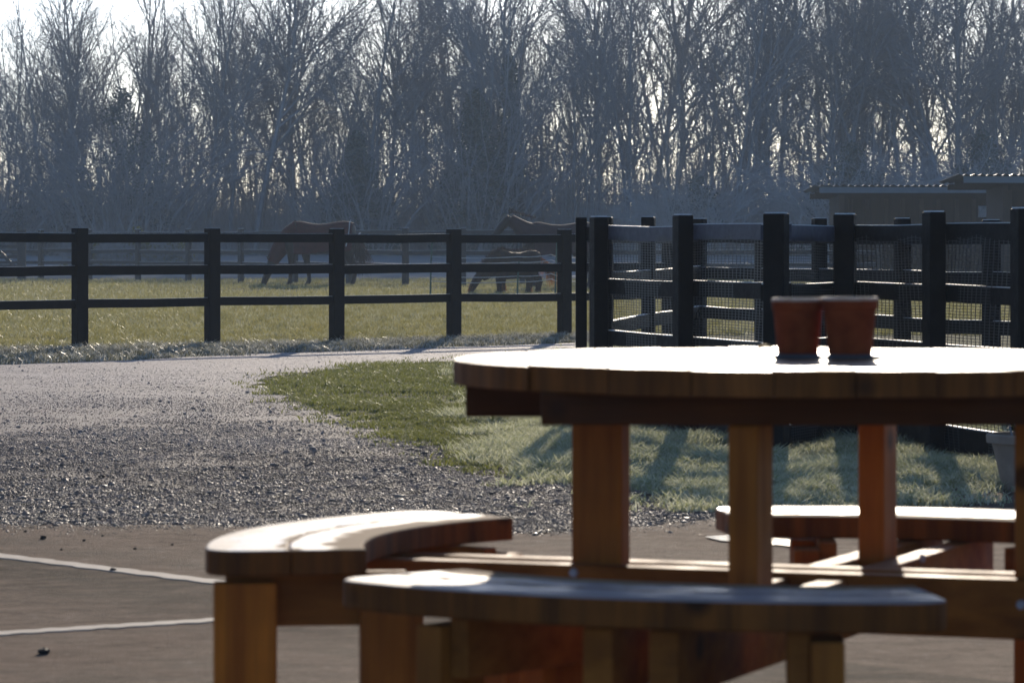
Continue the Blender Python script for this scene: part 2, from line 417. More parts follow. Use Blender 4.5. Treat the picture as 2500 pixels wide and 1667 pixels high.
sheet('track', track_poly, .006, M['track'], 'frosted gravel track curving between the yard and the fence', 'track')
yard_poly = [(9, 16.5), G(2500, 1188), G(2400, 1194), G(2150, 1214)] + edge_yard + [(-14, -8), (9, -8)]
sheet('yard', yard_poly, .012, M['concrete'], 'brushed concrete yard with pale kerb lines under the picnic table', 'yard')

def strip(a, b, wdt, h, name, label):
    mb = MB(); a, b = Vector((*a, 0)), Vector((*b, 0)); n = 46; d = (b - a); s_ = Vector((-d.y, d.x, 0)).normalized()
    for i in range(n):
        p, q = a + d * (i / n), a + d * ((i + 1) / n)
        w0, w1 = wdt * (1 + .16 * math.sin(i * 1.9)), wdt * (1 + .16 * math.sin((i + 1) * 1.9))
        p = p + s_ * math.sin(i * 1.3) * .003; q = q + s_ * math.sin((i + 1) * 1.3) * .003
        z = .012 + h
        mb.add([(*(p + s_ * w0 / 2).xy, z), (*(p - s_ * w0 / 2).xy, z), (*(q - s_ * w1 / 2).xy, z), (*(q + s_ * w1 / 2).xy, z),
                (*(p + s_ * w0 / 2).xy, .004), (*(p - s_ * w0 / 2).xy, .004), (*(q - s_ * w1 / 2).xy, .004), (*(q + s_ * w1 / 2).xy, .004)],
               [(0, 1, 2, 3), (0, 3, 7, 4), (1, 5, 6, 2)])
    return tag(mb.build(name, M['kerb']), label, 'kerb', kind='structure')
k1a, k1b = G(-300, 1330), G(640, 1446)
k2a, k2b = G(-300, 1578), G(640, 1519)
strip(k1a, k1b, .075, .003, 'kerb_strip', 'pale kerb line crossing the concrete nearer the gravel')
strip(k2a, k2b, .07, .003, 'kerb_strip', 'pale kerb line crossing the concrete nearer the camera')
sheet('puddle', [G(1720, 1322), G(1800, 1316), G(1960, 1332), G(2010, 1342), G(1950, 1348), G(1860, 1338), G(1760, 1332)], .0166, M['water'],
      'thin glinting puddle on the concrete beneath the far bench', 'puddle')

# ---------------------------------------------------------------- grass, gravel (stuff)
def inside(poly, X, Y):
    P = np.array(poly); n = len(P); res = np.zeros(len(X), bool); j = n - 1
    for i in range(n):
        xi, yi = P[i]; xj, yj = P[j]
        c = ((yi > Y) != (yj > Y)) & (X < (xj - xi) * (Y - yi) / (yj - yi + 1e-12) + xi)
        res ^= c; j = i
    return res

def vnoise(X, Y, s, seed):
    r = np.random.default_rng(seed); g = r.random((64, 64)); x = (X * .803 + Y * .596) / s; y = (Y * .803 - X * .596) / s
    xi = np.floor(x).astype(int); yi = np.floor(y).astype(int); fx = x - xi; fy = y - yi
    fx = fx * fx * (3 - 2 * fx); fy = fy * fy * (3 - 2 * fy)
    g_ = lambda a, b: g[a % 64, b % 64]
    return (g_(xi, yi) * (1 - fx) + g_(xi + 1, yi) * fx) * (1 - fy) + (g_(xi, yi + 1) * (1 - fx) + g_(xi + 1, yi + 1) * fx) * fy

def blades(name, X, Y, Z, H, W, lean, mat, seed=1):
    r = np.random.default_rng(seed); n = len(X)
    a = r.random(n) * 2 * np.pi; la = r.random(n) * 2 * np.pi
    dx, dy = np.cos(a) * W / 2, np.sin(a) * W / 2
    L = H * lean * (.3 + r.random(n))
    mx_, my_ = X + np.cos(la) * L * .35, Y + np.sin(la) * L * .35
    tx, ty = X + np.cos(la) * L, Y + np.sin(la) * L
    V = np.empty((n, 5, 3))
    V[:, 0] = np.stack([X - dx, Y - dy, Z - .01], 1); V[:, 1] = np.stack([X + dx, Y + dy, Z - .01], 1)
    V[:, 2] = np.stack([mx_ - dx * .8, my_ - dy * .8, Z + H * .6], 1); V[:, 3] = np.stack([mx_ + dx * .8, my_ + dy * .8, Z + H * .6], 1)
    V[:, 4] = np.stack([tx, ty, Z + H], 1)
    b = np.arange(n)[:, None] * 5
    T = np.concatenate([b + [0, 1, 3], b + [0, 3, 2], b + [2, 3, 4]], 0)
    return npmesh(name, V.reshape(-1, 3), T, mat)

def gzv(Y):
    t = np.clip((Y - 90) / 42.0, 0, 1); return .46 * t * t * (3 - 2 * t)

# near fence line
FA, FB = (-3.742, 31.57), (.512, 35.6)
fdir = ((FB[0] - FA[0]) / 4, (FB[1] - FA[1]) / 4)
def fence_y(X): return FA[1] + (X - FA[0]) * (FB[1] - FA[1]) / (FB[0] - FA[0])

def paddock():
    n = 760000
    u = rng.random(n); D = 1 / (1 / 29.0 * (1 - u) + 1 / 90.0 * u)
    X = (rng.random(n) * 3600 - 800 - 1250) * D / F
    fy = np.clip(fence_y(X), 28.2, 36.5)
    keep = D > fy + .05
    X, D = X[keep], D[keep]
    c = vnoise(X, D, .22, 3) * .55 + vnoise(X, D, 1.3, 4) * .45
    keep = rng.random(len(X)) < np.clip((c - .25) * 2.6, .06, 1)
    X, D, c = X[keep], D[keep], c[keep]
    H = (.022 + .05 * rng.random(len(X))) * (.6 + .9 * c); W = .006 + .008 * rng.random(len(X))
    o = blades('grass', X, D, gzv(D), H, W * (D / 45) ** .5, .9, M['paddock'], 5)
    tag(o, 'short frosted paddock grass beyond the dark fence', 'grass', kind='stuff')
paddock()

lawn_poly = [G(1420, 862), G(1110, 884), G(1000, 889), G(800, 904), G(660, 922), G(628, 940), G(690, 968), G(800, 1008),
             G(900, 1036), G(1100, 1106), G(1300, 1158), G(1400, 1182), G(1600, 1208), G(1770, 1228), G(1900, 1245), G(2150, 1214), G(2400, 1194), G(2560, 1186),
             (4.0, 14.6), (4.0, 22.0), (2.0, 32.0), (.6, 34.0)]
def lawn():
    n = 900000
    u = rng.random(n); D = 1 / (1 / 12.5 * (1 - u) + 1 / 33.0 * u)
    X = (rng.random(n) * 2200 + 560 - 1250) * D / F
    k = inside(lawn_poly, X + (vnoise(X, D, .12, 9) - .5) * .4 + rng.normal(0, .06, n), D + (vnoise(X, D, .15, 10) - .5) * 1.6 + rng.normal(0, .45, n)); X, D = X[k], D[k]
    c = vnoise(X, D, .10, 11) * .5 + vnoise(X, D, .4, 12) * .5
    k = rng.random(len(X)) < np.clip((c - .28) * 3.0, .03, 1); X, D, c = X[k], D[k], c[k]
    fr = (X * 8900 / D + 1250 > 1180 + (vnoise(X, D, .3, 14) - .5) * 260)        # hoar frost still lies in front of the netted fence
    g = ~fr
    H = (.012 + .026 * rng.random(len(X))) * (.3 + 1.5 * c ** 1.3)
    o = blades('grass', X[g], D[g], np.zeros(g.sum()), H[g], .004 + .005 * rng.random(g.sum()), 1.3, M['lawn'], 21)
    tag(o, 'bright green grass wedge between the gravel track and the table', 'grass', kind='stuff')
    H = (.018 + .034 * rng.random(len(X))) * (.3 + 2.0 * c ** 1.4)
    o = blades('grass', X[fr], D[fr], np.zeros(fr.sum()), H[fr], .0035 + .0045 * rng.random(fr.sum()), 1.2, M['frostgrass'], 22)
    tag(o, 'rough hoar frosted grass in front of the netted fence', 'grass', kind='stuff')
lawn()

def verge():
    r = np.random.default_rng(31); Xs, Ys, Hs = [], [], []
    for i in range(1700):
        x = r.uniform(-10.5, 1.4)
        y = fence_y(min(x, .6)) - (r.random() ** 1.3) * np.interp(x, [-6, .6], [4.4, 1.7]) - .05
        if r.random() < .12: y = fence_y(min(x, .6)) + r.normal(0, .12)
        n = r.integers(20, 110); s = r.uniform(.03, .13)
        Xs.append(x + r.normal(0, s, n)); Ys.append(y + r.normal(0, s, n))
        Hs.append(np.full(n, r.uniform(.015, .07)) * r.uniform(.5, 1.3, n))
    X, Y, H = map(np.concatenate, (Xs, Ys, Hs))
    o = blades('grass', X, Y, np.zeros(len(X)), H, .005 + .005 * r.random(len(X)), 1.3, M['verge'], 33)
    tag(o, 'frosty tufts of rough grass along the foot of the near fence', 'grass', kind='stuff')
verge()

ICO = None
def stones(name, X, Y, Sz, mat, label, z0=.010, flat=.55, seed=3):
    bm = bmesh.new(); bmesh.ops.create_icosphere(bm, subdivisions=1, radius=1)
    bv = np.array([v.co[:] for v in bm.verts]); bf = np.array([[v.index for v in f.verts] for f in bm.faces]); bm.free()
    r = np.random.default_rng(seed); n = len(X); k = len(bv)
    sc = np.stack([r.uniform(.7, 1.4, n), r.uniform(.6, 1.1, n), r.uniform(.6, 1.1, n) * flat], 1) * Sz[:, None]
    V = bv[None] * (1 + r.uniform(-.28, .28, (n, k, 1))) * sc[:, None]
    a = r.random(n) * 6.283; ca, sa = np.cos(a)[:, None], np.sin(a)[:, None]
    tl = r.normal(0, .35, n); ct, st = np.cos(tl)[:, None], np.sin(tl)[:, None]
    y_, z_ = V[..., 1] * ct - V[..., 2] * st, V[..., 1] * st + V[..., 2] * ct
    x_ = V[..., 0]
    W_ = np.stack([x_ * ca - y_ * sa + X[:, None], x_ * sa + y_ * ca + Y[:, None], z_ + z0 + Sz[:, None] * flat * .35], -1)
    T = (bf[None] + (np.arange(n) * k)[:, None, None]).reshape(-1, 3)
    return tag(npmesh(name, W_.reshape(-1, 3), T, mat), label, 'gravel', kind='stuff')
def gravel():
    r = np.random.default_rng(41); n = 700000
    u = r.random(n); D = 1 / (1 / 11.5 * (1 - u) + 1 / 34.0 * u)
    X = (r.random(n) * 2900 - 950 - 1250) * D / F
    k = inside(track_poly, X + r.normal(0, .05, n), D + r.normal(0, .16, n) + (r.random(n) < .06) * r.normal(0, .7, n)); X, D = X[k], D[k]
    c = vnoise(X, D, .9, 43) * .55 + vnoise(X, D, .25, 44) * .45
    dens = np.interp(D, [12, 15, 19, 24, 30], [1.0, .92, .66, .40, .26]) * np.clip((c - .18) * 2.4, .22, 1.2)
    k = r.random(len(X)) < dens; X, D, c = X[k], D[k], c[k]
    Sz = .0020 + .0046 * r.random(len(X)) ** 2 + np.where(r.random(len(X)) < .012, .012 * r.random(len(X)), 0)
    Sz = Sz * np.interp(D, [14, 26], [1.0, .62])
    stones('gravel', X, D, Sz, M['stone'], 'loose wet gravel scattered over the track')
gravel()

def clods():
    r = random.Random(5)
    spots = [(105, 1325, .022), (205, 1330, .012), (150, 1352, .010), (275, 1404, .02), (108, 1608, .03), (62, 1307, .012), (250, 1318, .010),
             (330, 1350, .012), (420, 1340, .010), (1990, 1327, .03), (2245, 1240, .012), (2265, 1233, .010)]
    for px, py, s in spots:
        x, y = G(px, py)
        bm = bmesh.new(); s *= .62; bmesh.ops.create_icosphere(bm, subdivisions=2, radius=s)
        for v in bm.verts: v.co = Vector((v.co.x * .8, v.co.y * .8, v.co.z * .5)) * r.uniform(.6, 1.2)
        me = bpy.data.meshes.new('clod'); bm.to_mesh(me); bm.free(); me.materials.append(M['soil'])
        o = bpy.data.objects.new('clod', me); COL.objects.link(o); o.location = (x, y, .012 + s * .35)
        tag(o, 'small dark clod of mud lying on the concrete yard', 'clod', 'mud clods on the concrete')
clods()

# ---------------------------------------------------------------- round picnic table with four curved seats
CX, CY = .495, 5.90
TR = .592
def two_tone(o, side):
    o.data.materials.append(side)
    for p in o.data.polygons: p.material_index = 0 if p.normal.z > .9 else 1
def picnic_table():
    t = thing('picnic_table', 'round stained wooden picnic table with curved attached benches', 'picnic table', (CX, CY, 0))
    P = lambda r, deg: (CX + r * math.cos(R(deg)), CY + r * math.sin(R(deg)))
    # top: boards running away from the camera
    mb = MB(); wdt = .118; x = -TR + .003; rr = random.Random(2)
    edges = []
    while x < TR - .01:
        x1 = min(x + wdt, TR - .003); edges.append((x, x1)); x = x1 + .0012
    for x0, x1 in edges:
        n = 9; top = []; bot = []
        e = rr.uniform(-.007, .004)
        for i in range(n):
            xx = x0 + (x1 - x0) * i / (n - 1); h = math.sqrt(max(TR * TR - xx * xx, .0001)) + e
            top.append((CX + xx, CY + h)); bot.append((CX + xx, CY - h))
        mb.prism(bot + top[::-1], .712 + rr.uniform(-.0008, .0008), .752 + rr.uniform(-.0015, .0015))
    two_tone(mb.build('tabletop', M['top'], t, bevel=.0018), M['wood_side'])
    for off in (-.345, -.116, .116, .345):
        hl = math.sqrt(TR * TR - off * off) - (.03 if abs(off) > .2 else .012)
        mb = MB(); mb.box((CX, CY + off - (.028 if off < -.2 else 0), .6875), (2 * hl, .06, .0485)); mb.build('batten', M['shaded_wood'], t, bevel=.003)
    AX = 159.3
    for k, a in enumerate((AX, AX + 90, AX + 180, AX + 270)):
        c = P(.372, a); mb = MB(); mb.box((c[0], c[1], .49), (.088, .046, .345), R(a)); lg = mb.build('leg', M['wood_z'], t, bevel=.004)
        ux, uy = -math.sin(R(a)), math.cos(R(a)); sg = -1 if uy > 0 else 1
        for q in (-.022, .022):
            mb = MB(); b0 = (c[0] + math.cos(R(a)) * q + ux * sg * .0695, c[1] + math.sin(R(a)) * q + uy * sg * .0695, .385 + q * .6)
            mb.tube([b0, (b0[0] + ux * sg * .007, b0[1] + uy * sg * .007, b0[2])], [.008, .0065], 10); mb.build('bolt', M['steel'], lg)
    # crossed pairs of beams that carry the seats
    for k, a in enumerate((AX, AX + 90)):
        for sgn in (-1, 1):
            ox, oy = -math.sin(R(a)) * .048 * sgn, math.cos(R(a)) * .048 * sgn
            L = .94
            mb = MB(); z = .4105 if k == 0 else .4065
            p0 = (CX + L * math.cos(R(a)) + ox, CY + L * math.sin(R(a)) + oy, z - .047)
            p1 = (CX - L * math.cos(R(a)) + ox, CY - L * math.sin(R(a)) + oy, z - .047 - (.010 if k else 0))
            mb.bar(p0, p1, .044, .094); mb.build('beam', M['wood_beam'], t, bevel=.003)
    # seats: (start, end, frame angles)
    dz = 0
    for a0, a1, fr in ((132, 189.5, (139.5, 186.0)), (219.5, 276, (231, 266)), (44, 97, (51, 87)), (-46, 10, (-40, 4))):
        dz = -.012 if a0 == 44 else 0.0
        mb = MB()
        for r0, r1, outer in ((.735, .8545, False), (.8555, .988, True)):
            n = 22; pin = [P(r0, a0 + (a1 - a0) * i / n) for i in range(n + 1)]
            if outer:
                po = [P(r1 - .055, a0)] + [P(r1 - .055 * (1 - math.sin(R(q))), a0 + 3.4 * (1 - math.cos(R(q)))) for q in (22, 45, 68, 90)]
                m_ = [P(r1, a0 + 3.4 + (a1 - a0 - 6.8) * i / n) for i in range(1, n)]
                pe = [P(r1 - .055 * (1 - math.sin(R(q))), a1 - 3.4 * (1 - math.cos(R(q)))) for q in (90, 68, 45, 22)] + [P(r1 - .055, a1)]
                po = po + m_ + pe
            else:
                po = [P(r1, a0 + (a1 - a0) * i / n) for i in range(n + 1)]
            mb.prism(pin + po[::-1], .4125 + dz, .453 + dz)
        two_tone(mb.build('seat', M['seat'], t, bevel=.004), M['wood_side'])
        for fa in fr:
            side = 1 if fa == max(fr) else -1
            mk_frame(t, P, fa, side, dz)
    return t

def mk_frame(t, P, fa, side, dz=0.0):
    ca, sa = math.cos(R(fa)), math.sin(R(fa))
    for r in (.692, .925):
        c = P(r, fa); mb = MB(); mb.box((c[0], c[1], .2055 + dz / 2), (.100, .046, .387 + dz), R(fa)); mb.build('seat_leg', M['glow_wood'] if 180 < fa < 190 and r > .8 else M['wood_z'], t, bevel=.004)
    # cross rail on the inner face of the leg pair and a low stretcher
    tx, ty = -sa * -side, ca * -side
    o = .0395
    a = P(.665, fa); b = P(.955, fa)
    mb = MB(); mb.bar((a[0] + tx * o, a[1] + ty * o, .368 + dz), (b[0] + tx * o, b[1] + ty * o, .368 + dz), .032, .086)
    mb.build('seat_rail', M['wood_beam'], t, bevel=.003)
    a = P(.742, fa); b = P(.875, fa)
    mb = MB(); mb.bar((a[0], a[1], .165), (b[0], b[1], .165), .04, .075); mb.build('stretcher', M['wood_beam'], t, bevel=.003)
picnic_table()

def small_pot(cx, cy, z, r, h, label):
    t = thing('flower_pot', label, 'pot', (cx, cy, z), 'terracotta pots on the table')
    mb = MB(); rb = r * .76
    mb.lathe([(0.0, 0), (rb, 0), (rb + .001, .002), (r * .93, h - .020), (r * .985, h - .0185), (r, h - .006), (r - .006, h - .006), (r - .008, h - .008), (rb - .006, .008), (0.0, .007)], 40, (cx, cy, z))
    mb.build('pot_body', M['terracotta'], t, smooth=False)
    mb = MB(); mb.lathe([(r - .007, h - .0055), (r + .0004, h - .0055), (r, h - .0015), (r - .0015, h), (r - .0055, h), (r - .007, h - .002), (r - .007, h - .0055)], 40, (cx, cy, z)); mb.build('rim', M['lit_rim'], t, True)
    mb = MB(); mb.lathe([(0.0, h * .72), (r * .86, h * .72), (r * .86, h * .70), (0, h * .70)], 24, (cx, cy, z)); mb.build('soil', M['soil'], t)
    return t
small_pot(AT(2075, 5.86), 5.86, .759, .0455, .092, 'terracotta pot on the slate tray, the one farther from the curled leaf')
small_pot(AT(1948, 5.90), 5.90, .759, .0425, .090, 'terracotta pot on the slate tray, the one beside the curled leaf')
mb = MB(); mb.box((AT(2018, 5.86), 5.865, .7565), (.172, .105, .006)); tag(mb.build('tray', M['slate'], bevel=.0015), 'thin dark slate tray under the two terracotta pots', 'tray')
def curled_leaf():
    x0 = AT(1832, 5.86); v = []; f = []
    for i in range(9):
        u = i / 8; x = x0 + .036 * u; z = .7535 + .014 * math.sin(u * 2.2) + .002
        wd = .013 * math.sin(.25 + u * 2.7)
        for s_ in (-1, 0, 1): v.append((x, 5.86 + s_ * wd, z + (.004 if s_ else 0)))
    for i in range(8):
        for j in range(2): f.append((i * 3 + j, i * 3 + j + 1, i * 3 + j + 4, i * 3 + j + 3))
    o = raw('leaf', v, f, M['deadleaf'], None, True)
    m = o.modifiers.new('thick', 'SOLIDIFY'); m.thickness = .0012
    tag(o, 'curled brown leaf lying on the tabletop beside the pots', 'leaf')
curled_leaf()

# ---------------------------------------------------------------- fences
def rail_fence(name, label, posts, rails, pw, pd, ph, mat, net=None, rail_t=.038, back=0.0, group=None, jit=.006, frost=0.0, pale_bays=()):
    """posts: list of (x, y, height); rails: list of (z0, z1); back: rails set behind the post centre"""
    rr = random.Random(len(posts) * 7 + int(posts[0][1]))
    t = thing(name, label, 'fence', (posts[0][0], posts[0][1], 0), group)
    for i, p in enumerate(posts):
        a = posts[max(i - 1, 0)]; b = posts[min(i + 1, len(posts) - 1)]
        ang = math.atan2(b[1] - a[1], b[0] - a[0]); h = p[2] if len(p) > 2 else ph
        z = gz(p[0], p[1])
        mb = MB(); mb.box((p[0], p[1], z + h / 2 - .05), (pw, pd, h + .1), ang + rr.uniform(-.02, .02)); po = mb.build('post', mat, t, bevel=.006)
        if frost:
            mb = MB(); mb.box((p[0], p[1], z + h + frost / 2), (pw - .014, pd - .014, frost), ang); mb.build('frost_cap', M['frost'], po)
    for bay, (a, b) in enumerate(zip(posts, posts[1:])):
        d = Vector((b[0] - a[0], b[1] - a[1], 0)); L = d.length; d.normalize(); nrm = Vector((-d.y, d.x, 0))
        if nrm.y < 0: nrm = -nrm
        for z0, z1 in rails:
            j0, j1 = rr.uniform(-jit, jit), rr.uniform(-jit, jit)
            o = nrm * back
            p0 = Vector((a[0], a[1], (z0 + z1) / 2 + j0 + gz(*a[:2]))) + o - d * .001
            p1 = Vector((b[0], b[1], (z0 + z1) / 2 + j1 + gz(*b[:2]))) + o
            if back: p0 = p0 + d * .002; p1 = p1 - d * .002
            else: p0 = p0 + d * (pw / 2 - .004); p1 = p1 - d * (pw / 2 - .004)
            mid = (p0 + p1) / 2 + Vector((0, 0, rr.uniform(-.006, .002)))
            mb = MB(); mb.bar(p0, mid, rail_t, z1 - z0); mb2 = mb; mb.bar(mid, p1, rail_t, z1 - z0)
            ra = mb.build('rail', M['skylit_frost_rail'] if (bay in pale_bays and z1 > .95) else mat, t)
            if frost:
                dz = Vector((0, 0, (z1 - z0) / 2 + frost * .3)); mb = MB(); mb.bar(p0 + dz, mid + dz, rail_t - .008, frost * .7); mb.bar(mid + dz, p1 + dz, rail_t - .008, frost * .7); mb.build('frost_line', M['frost'], ra)
        if net:
            netting(t, a, b, nrm * (back - rail_t / 2 - .008), net, rr)
    return t

def netting(t, a, b, off, zr, rr):
    nu, nv = 30, 24; L = math.hypot(b[0] - a[0], b[1] - a[1]); v = []; f = []
    ph = [rr.uniform(0, 6) for _ in range(4)]
    for j in range(nv + 1):
        for i in range(nu + 1):
            u, q = i / nu, j / nv
            wv = .006 * math.sin(u * 9 + ph[0]) * math.sin(q * 5 + ph[1]) - .005
            zz = zr[0] + (zr[1] - zr[0]) * q + (.008 * math.sin(u * 23 + ph[2]) if j == nv else .004 * math.sin(u * 6 + ph[3]) * q)
            v.append((a[0] + (b[0] - a[0]) * u + off.x * (1 - wv / .02), a[1] + (b[1] - a[1]) * u + off.y * (1 - wv / .02), zz))
    for j in range(nv):
        for i in range(nu):
            f.append((j * (nu + 1) + i, j * (nu + 1) + i + 1, (j + 1) * (nu + 1) + i + 1, (j + 1) * (nu + 1) + i))
    mb = MB(); mb.add(v, f); o = mb.build('netting', M['net'], t, True)
    uv = o.data.uv_layers.new(name='UVMap'); cell = .0125; fu = max(.24, abs(b[0] - a[0]) / L)
    sk = [rr.uniform(-.9, .9) for _ in range(3)]
    for p in o.data.polygons:
        for li, vi in zip(p.loop_indices, p.vertices):
            i, j = vi % (nu + 1), vi // (nu + 1); u, q = i / nu, j / nv
            uv.data[li].uv = ((u * L * fu) / cell + sk[0] * math.sin(q * 4 + sk[1]), (zr[1] - zr[0]) * q / cell + sk[2] * math.sin(u * 3) * .6)

posts = [(FA[0] + fdir[0] * k, FA[1] + fdir[1] * k) for k in range(-7, 6)]
RAILS3 = [(.933, 1.011), (.645, .727), (.365, .440)]
rail_fence('rail_fence', 'dark three rail timber fence along the far side of the gravel track', posts, RAILS3, .125, .085, 1.058, M['fence'], frost=.003)
A_posts = [(AT(1462, 18.6), 18.6, 1.065), (AT(1667, 17.27), 17.27, 1.065), (AT(1895, 16.0), 16.0, 1.063), (AT(2063, 16.9), 16.9, 1.066),
           (AT(2280, 15.8), 15.8, 1.068), (AT(2497, 14.9), 14.9, 1.075), (2.32, 13.9, 1.07)]
RAILS4 = [(.945, 1.015), (.680, .752), (.420, .492), (.035, .140)]
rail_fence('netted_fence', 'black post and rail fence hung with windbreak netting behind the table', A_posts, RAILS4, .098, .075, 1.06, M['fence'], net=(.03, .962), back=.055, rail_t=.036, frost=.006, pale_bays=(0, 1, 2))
def gate_post():
    t = thing('gate_post', 'thick black corner post standing just left of the netted fence', 'post', (AT(1419, 18.95), 18.95, 0))
    mb = MB(); mb.box((AT(1419, 18.95), 18.95, .50), (.058, .095, 1.13)); mb.build('post', M['fence'], t, bevel=.005)
    a = (AT(1428, 18.98), 18.98); b = (AT(1455, 18.72), 18.72)
    mb = MB(); mb.bar((*a, .98), (*b, .98), .03, .07); mb.build('rail', M['fence'], t)
    netting(t, (AT(1436, 18.9), 18.9), (AT(1451, 18.62), 18.62), Vector((0, -.004, 0)), (.03, .93), random.Random(3))
gate_post()
C_posts = [(AT(1478, 19.4), 19.4, 1.07), (AT(1583, 21.5), 21.5, 1.085), (AT(1708, 24), 24, 1.09), (AT(1860, 23.2), 23.2, 1.05), (AT(2000, 22), 22, 1.08), (AT(2203, 20.5), 20.5, 1.07), (AT(2420, 19.5), 19.5, 1.055), (AT(2640, 18.8), 18.8, 1.06)]
rail_fence('rail_fence', 'dark three rail fence of the small pen behind the netting', C_posts, [(.93, 1.0), (.70, .775), (.44, .515)], .078, .078, 1.06, M['fence'], frost=.004)
FD = lambda px: 86.5 + (max(px, -60) - 335) * (78.0 - 86.5) / (990 - 335) if px < 990 else 78.0
F_posts = [(AT(px, FD(px)), FD(px)) for px in (-680, -550, -420, -290, -160, -30, 100, 218, 337, 460, 588, 720, 852, 990, 1131, 1275, 1420, 1565, 1710, 1855, 2000, 2145)]
rail_fence('rail_fence', 'hazy grey three rail fence across the paddock behind the horses', F_posts, [(1.08, 1.17), (.66, .75), (.40, .48)], .125, .10, 1.23, M['far_fence'], rail_t=.045, jit=.02, frost=.008)
def field_gate():
    d = 89.0; x0, x1 = AT(-38, d), AT(46, d)
    t = thing('field_gate', 'dark wooden field gate with a diagonal brace at the left end of the far fence', 'gate', (x1, d, gz(x1, d)))
    for x in (x1 + .07,):
        mb = MB(); mb.box((x, d, .58), (.20, .12, 1.3)); mb.build('gate_post', M['far_fence'], t)
    for z in (.34, .56, .82, 1.08):
        mb = MB(); mb.bar((x0, d, z), (x1 - .04, d, z), .03, .08); mb.build('rail', M['far_fence'], t)
    mb = MB(); mb.bar((x0, d - .04, 1.1), (x1 - .1, d - .04, .32), .03, .08); mb.build('brace', M['far_fence'], t)
field_gate()
def electric_fence():
    d = 61.0
    t = thing('electric_fence', 'thin electric fence of green stakes and white wires in front of the pony', 'fence', (AT(1050, d), d, 0))
    st = [(1052, 61.0), (1264, 60.2), (1357, 61.4)]
    pts = [(AT(p, q), q) for p, q in st]
    for i, (x, y) in enumerate(pts):
        mb = MB(); h = .98 if i != 1 else .62
        mb.tube([(x - .01, y, -.05), (x, y, h * .5), (x + .02, y, h)], [.016, .014, .012], 6); mb.build('stake', M['stake'], t)
    for z in (.69, .60, .37, .28):
        a, b, c = pts[0], pts[1], pts[2]; l = (AT(930, 66), 66)
        mb = MB(); far = (AT(1440, 64), 64)
        path = []
        for (p, q) in ((a, b), (b, c), (c, far)):
            for i in range(8):
                u = i / 8; path.append((p[0] + (q[0] - p[0]) * u, p[1] + (q[1] - p[1]) * u, z - .10 * u * (1 - u) + (.05 * u if p is b else 0)))
        mb.tube(path, [.006] * len(path), 4); mb.build('wire', M['white'], t)
electric_fence()

# ---------------------------------------------------------------- field shelters
def shelter(label, d, pxl, pxr, pxw, ytop, rear_win):
    sc = d / F; zr = HC + (590 - ytop) * sc
    x0, x1, xw = (pxl - 1250) * sc, (pxr - 1250) * sc, (pxw - 1250) * sc
    t = thing('field_shelter', label, 'shelter', (xw, d, 0), 'timber field shelters')
    dep = 2.4
    # corrugated sheet roof falling away to the back
    v, f = [], []; n = int((x1 - x0) / .045); amp = .022
    for j, (yy, dz) in enumerate(((d - .75, 0.0), (d + dep + .2, -.10))):
        for i in range(n + 1):
            v.append((x0 + (x1 - x0) * i / n, yy, zr + dz + amp * math.cos(i / n * (x1 - x0) / .155 * 6.283)))
    for i in range(n): f.append((i, i + 1, n + 2 + i, n + 1 + i))
    mb = MB(); mb.add(v, f); o = mb.build('roof', M['tin'], t); m = o.modifiers.new('thick', 'SOLIDIFY'); m.thickness = .01
    mb = MB(); mb.bar((x0 + .1, d - .68, zr - .10), (x1 - .1, d - .68, zr - .10), .03, .13); mb.build('fascia', M['fascia'], t)
    for yy in (d - .3, d + dep * .5, d + dep):
        mb = MB(); zz = zr - .11 - .03 * (yy - d + .7)
        mb.bar((x0 + .15, yy, zz), (x1 - .15, yy, zz), .05, .12); mb.build('purlin', M['shed'], t)
    zt = zr - .20; zb = zr - .26
    mb = MB(); mb.add([(xw, d, 0), (xw, d + dep, 0), (xw, d + dep, zb), (xw, d, zt), (xw + .03, d, 0), (xw + .03, d + dep, 0), (xw + .03, d + dep, zb), (xw + .03, d, zt)],
                      [(3, 2, 1, 0), (4, 5, 6, 7), (0, 1, 5, 4), (1, 2, 6, 5), (2, 3, 7, 6), (3, 0, 4, 7)])
    mb.build('side_wall', M['shed'], t)
    xr = x1 - .4; mb = MB(); yb = d + dep
    if rear_win:
        wx0, wx1, wz0, wz1 = rear_win
        mb.box(((xw + wx0) / 2 + .02, yb, zb / 2), (wx0 - xw - .04, .03, zb)); mb.box(((wx1 + xr) / 2, yb, zb / 2), (xr - wx1, .03, zb))
        mb.box(((wx0 + wx1) / 2, yb, wz0 / 2), (wx1 - wx0, .03, wz0)); mb.box(((wx0 + wx1) / 2, yb, (wz1 + zb) / 2), (wx1 - wx0, .03, zb - wz1))
    else:
        mb.box(((xw + xr) / 2 + .02, yb, zb / 2), (xr - xw - .04, .03, zb))
    mb.build('back_wall', M['shed'], t)
    x = xw + .06
    mb = MB(); mb.box((x, d - .01, zt / 2), (.11, .11, zt)); mb.build('post', M['stud'], t)
    k = 0; x += .42
    while x < xr - .2:
        if not (rear_win and rear_win[0] - .05 < x < rear_win[1] + .05):
            mb = MB(); mb.box((x, yb - .045, zb / 2), (.09, .05, zb)); mb.build('stud', M['stud'], t)
        x += .42 if k % 2 else .38; k += 1
    return t
d1 = 80.0; sc1 = (d1 + 2.4) / F
shelter('lower timber field shelter with a square opening in its back wall', d1, 1983, 2580, 2048, 454,
        ((2388 - 1250) * sc1, (2444 - 1250) * sc1, HC + (590 - 531) * sc1, HC + (590 - 503) * sc1))
shelter('timber field shelter with the higher tin roof at the right edge', 73.0, 2330, 2900, 2446, 428, None)

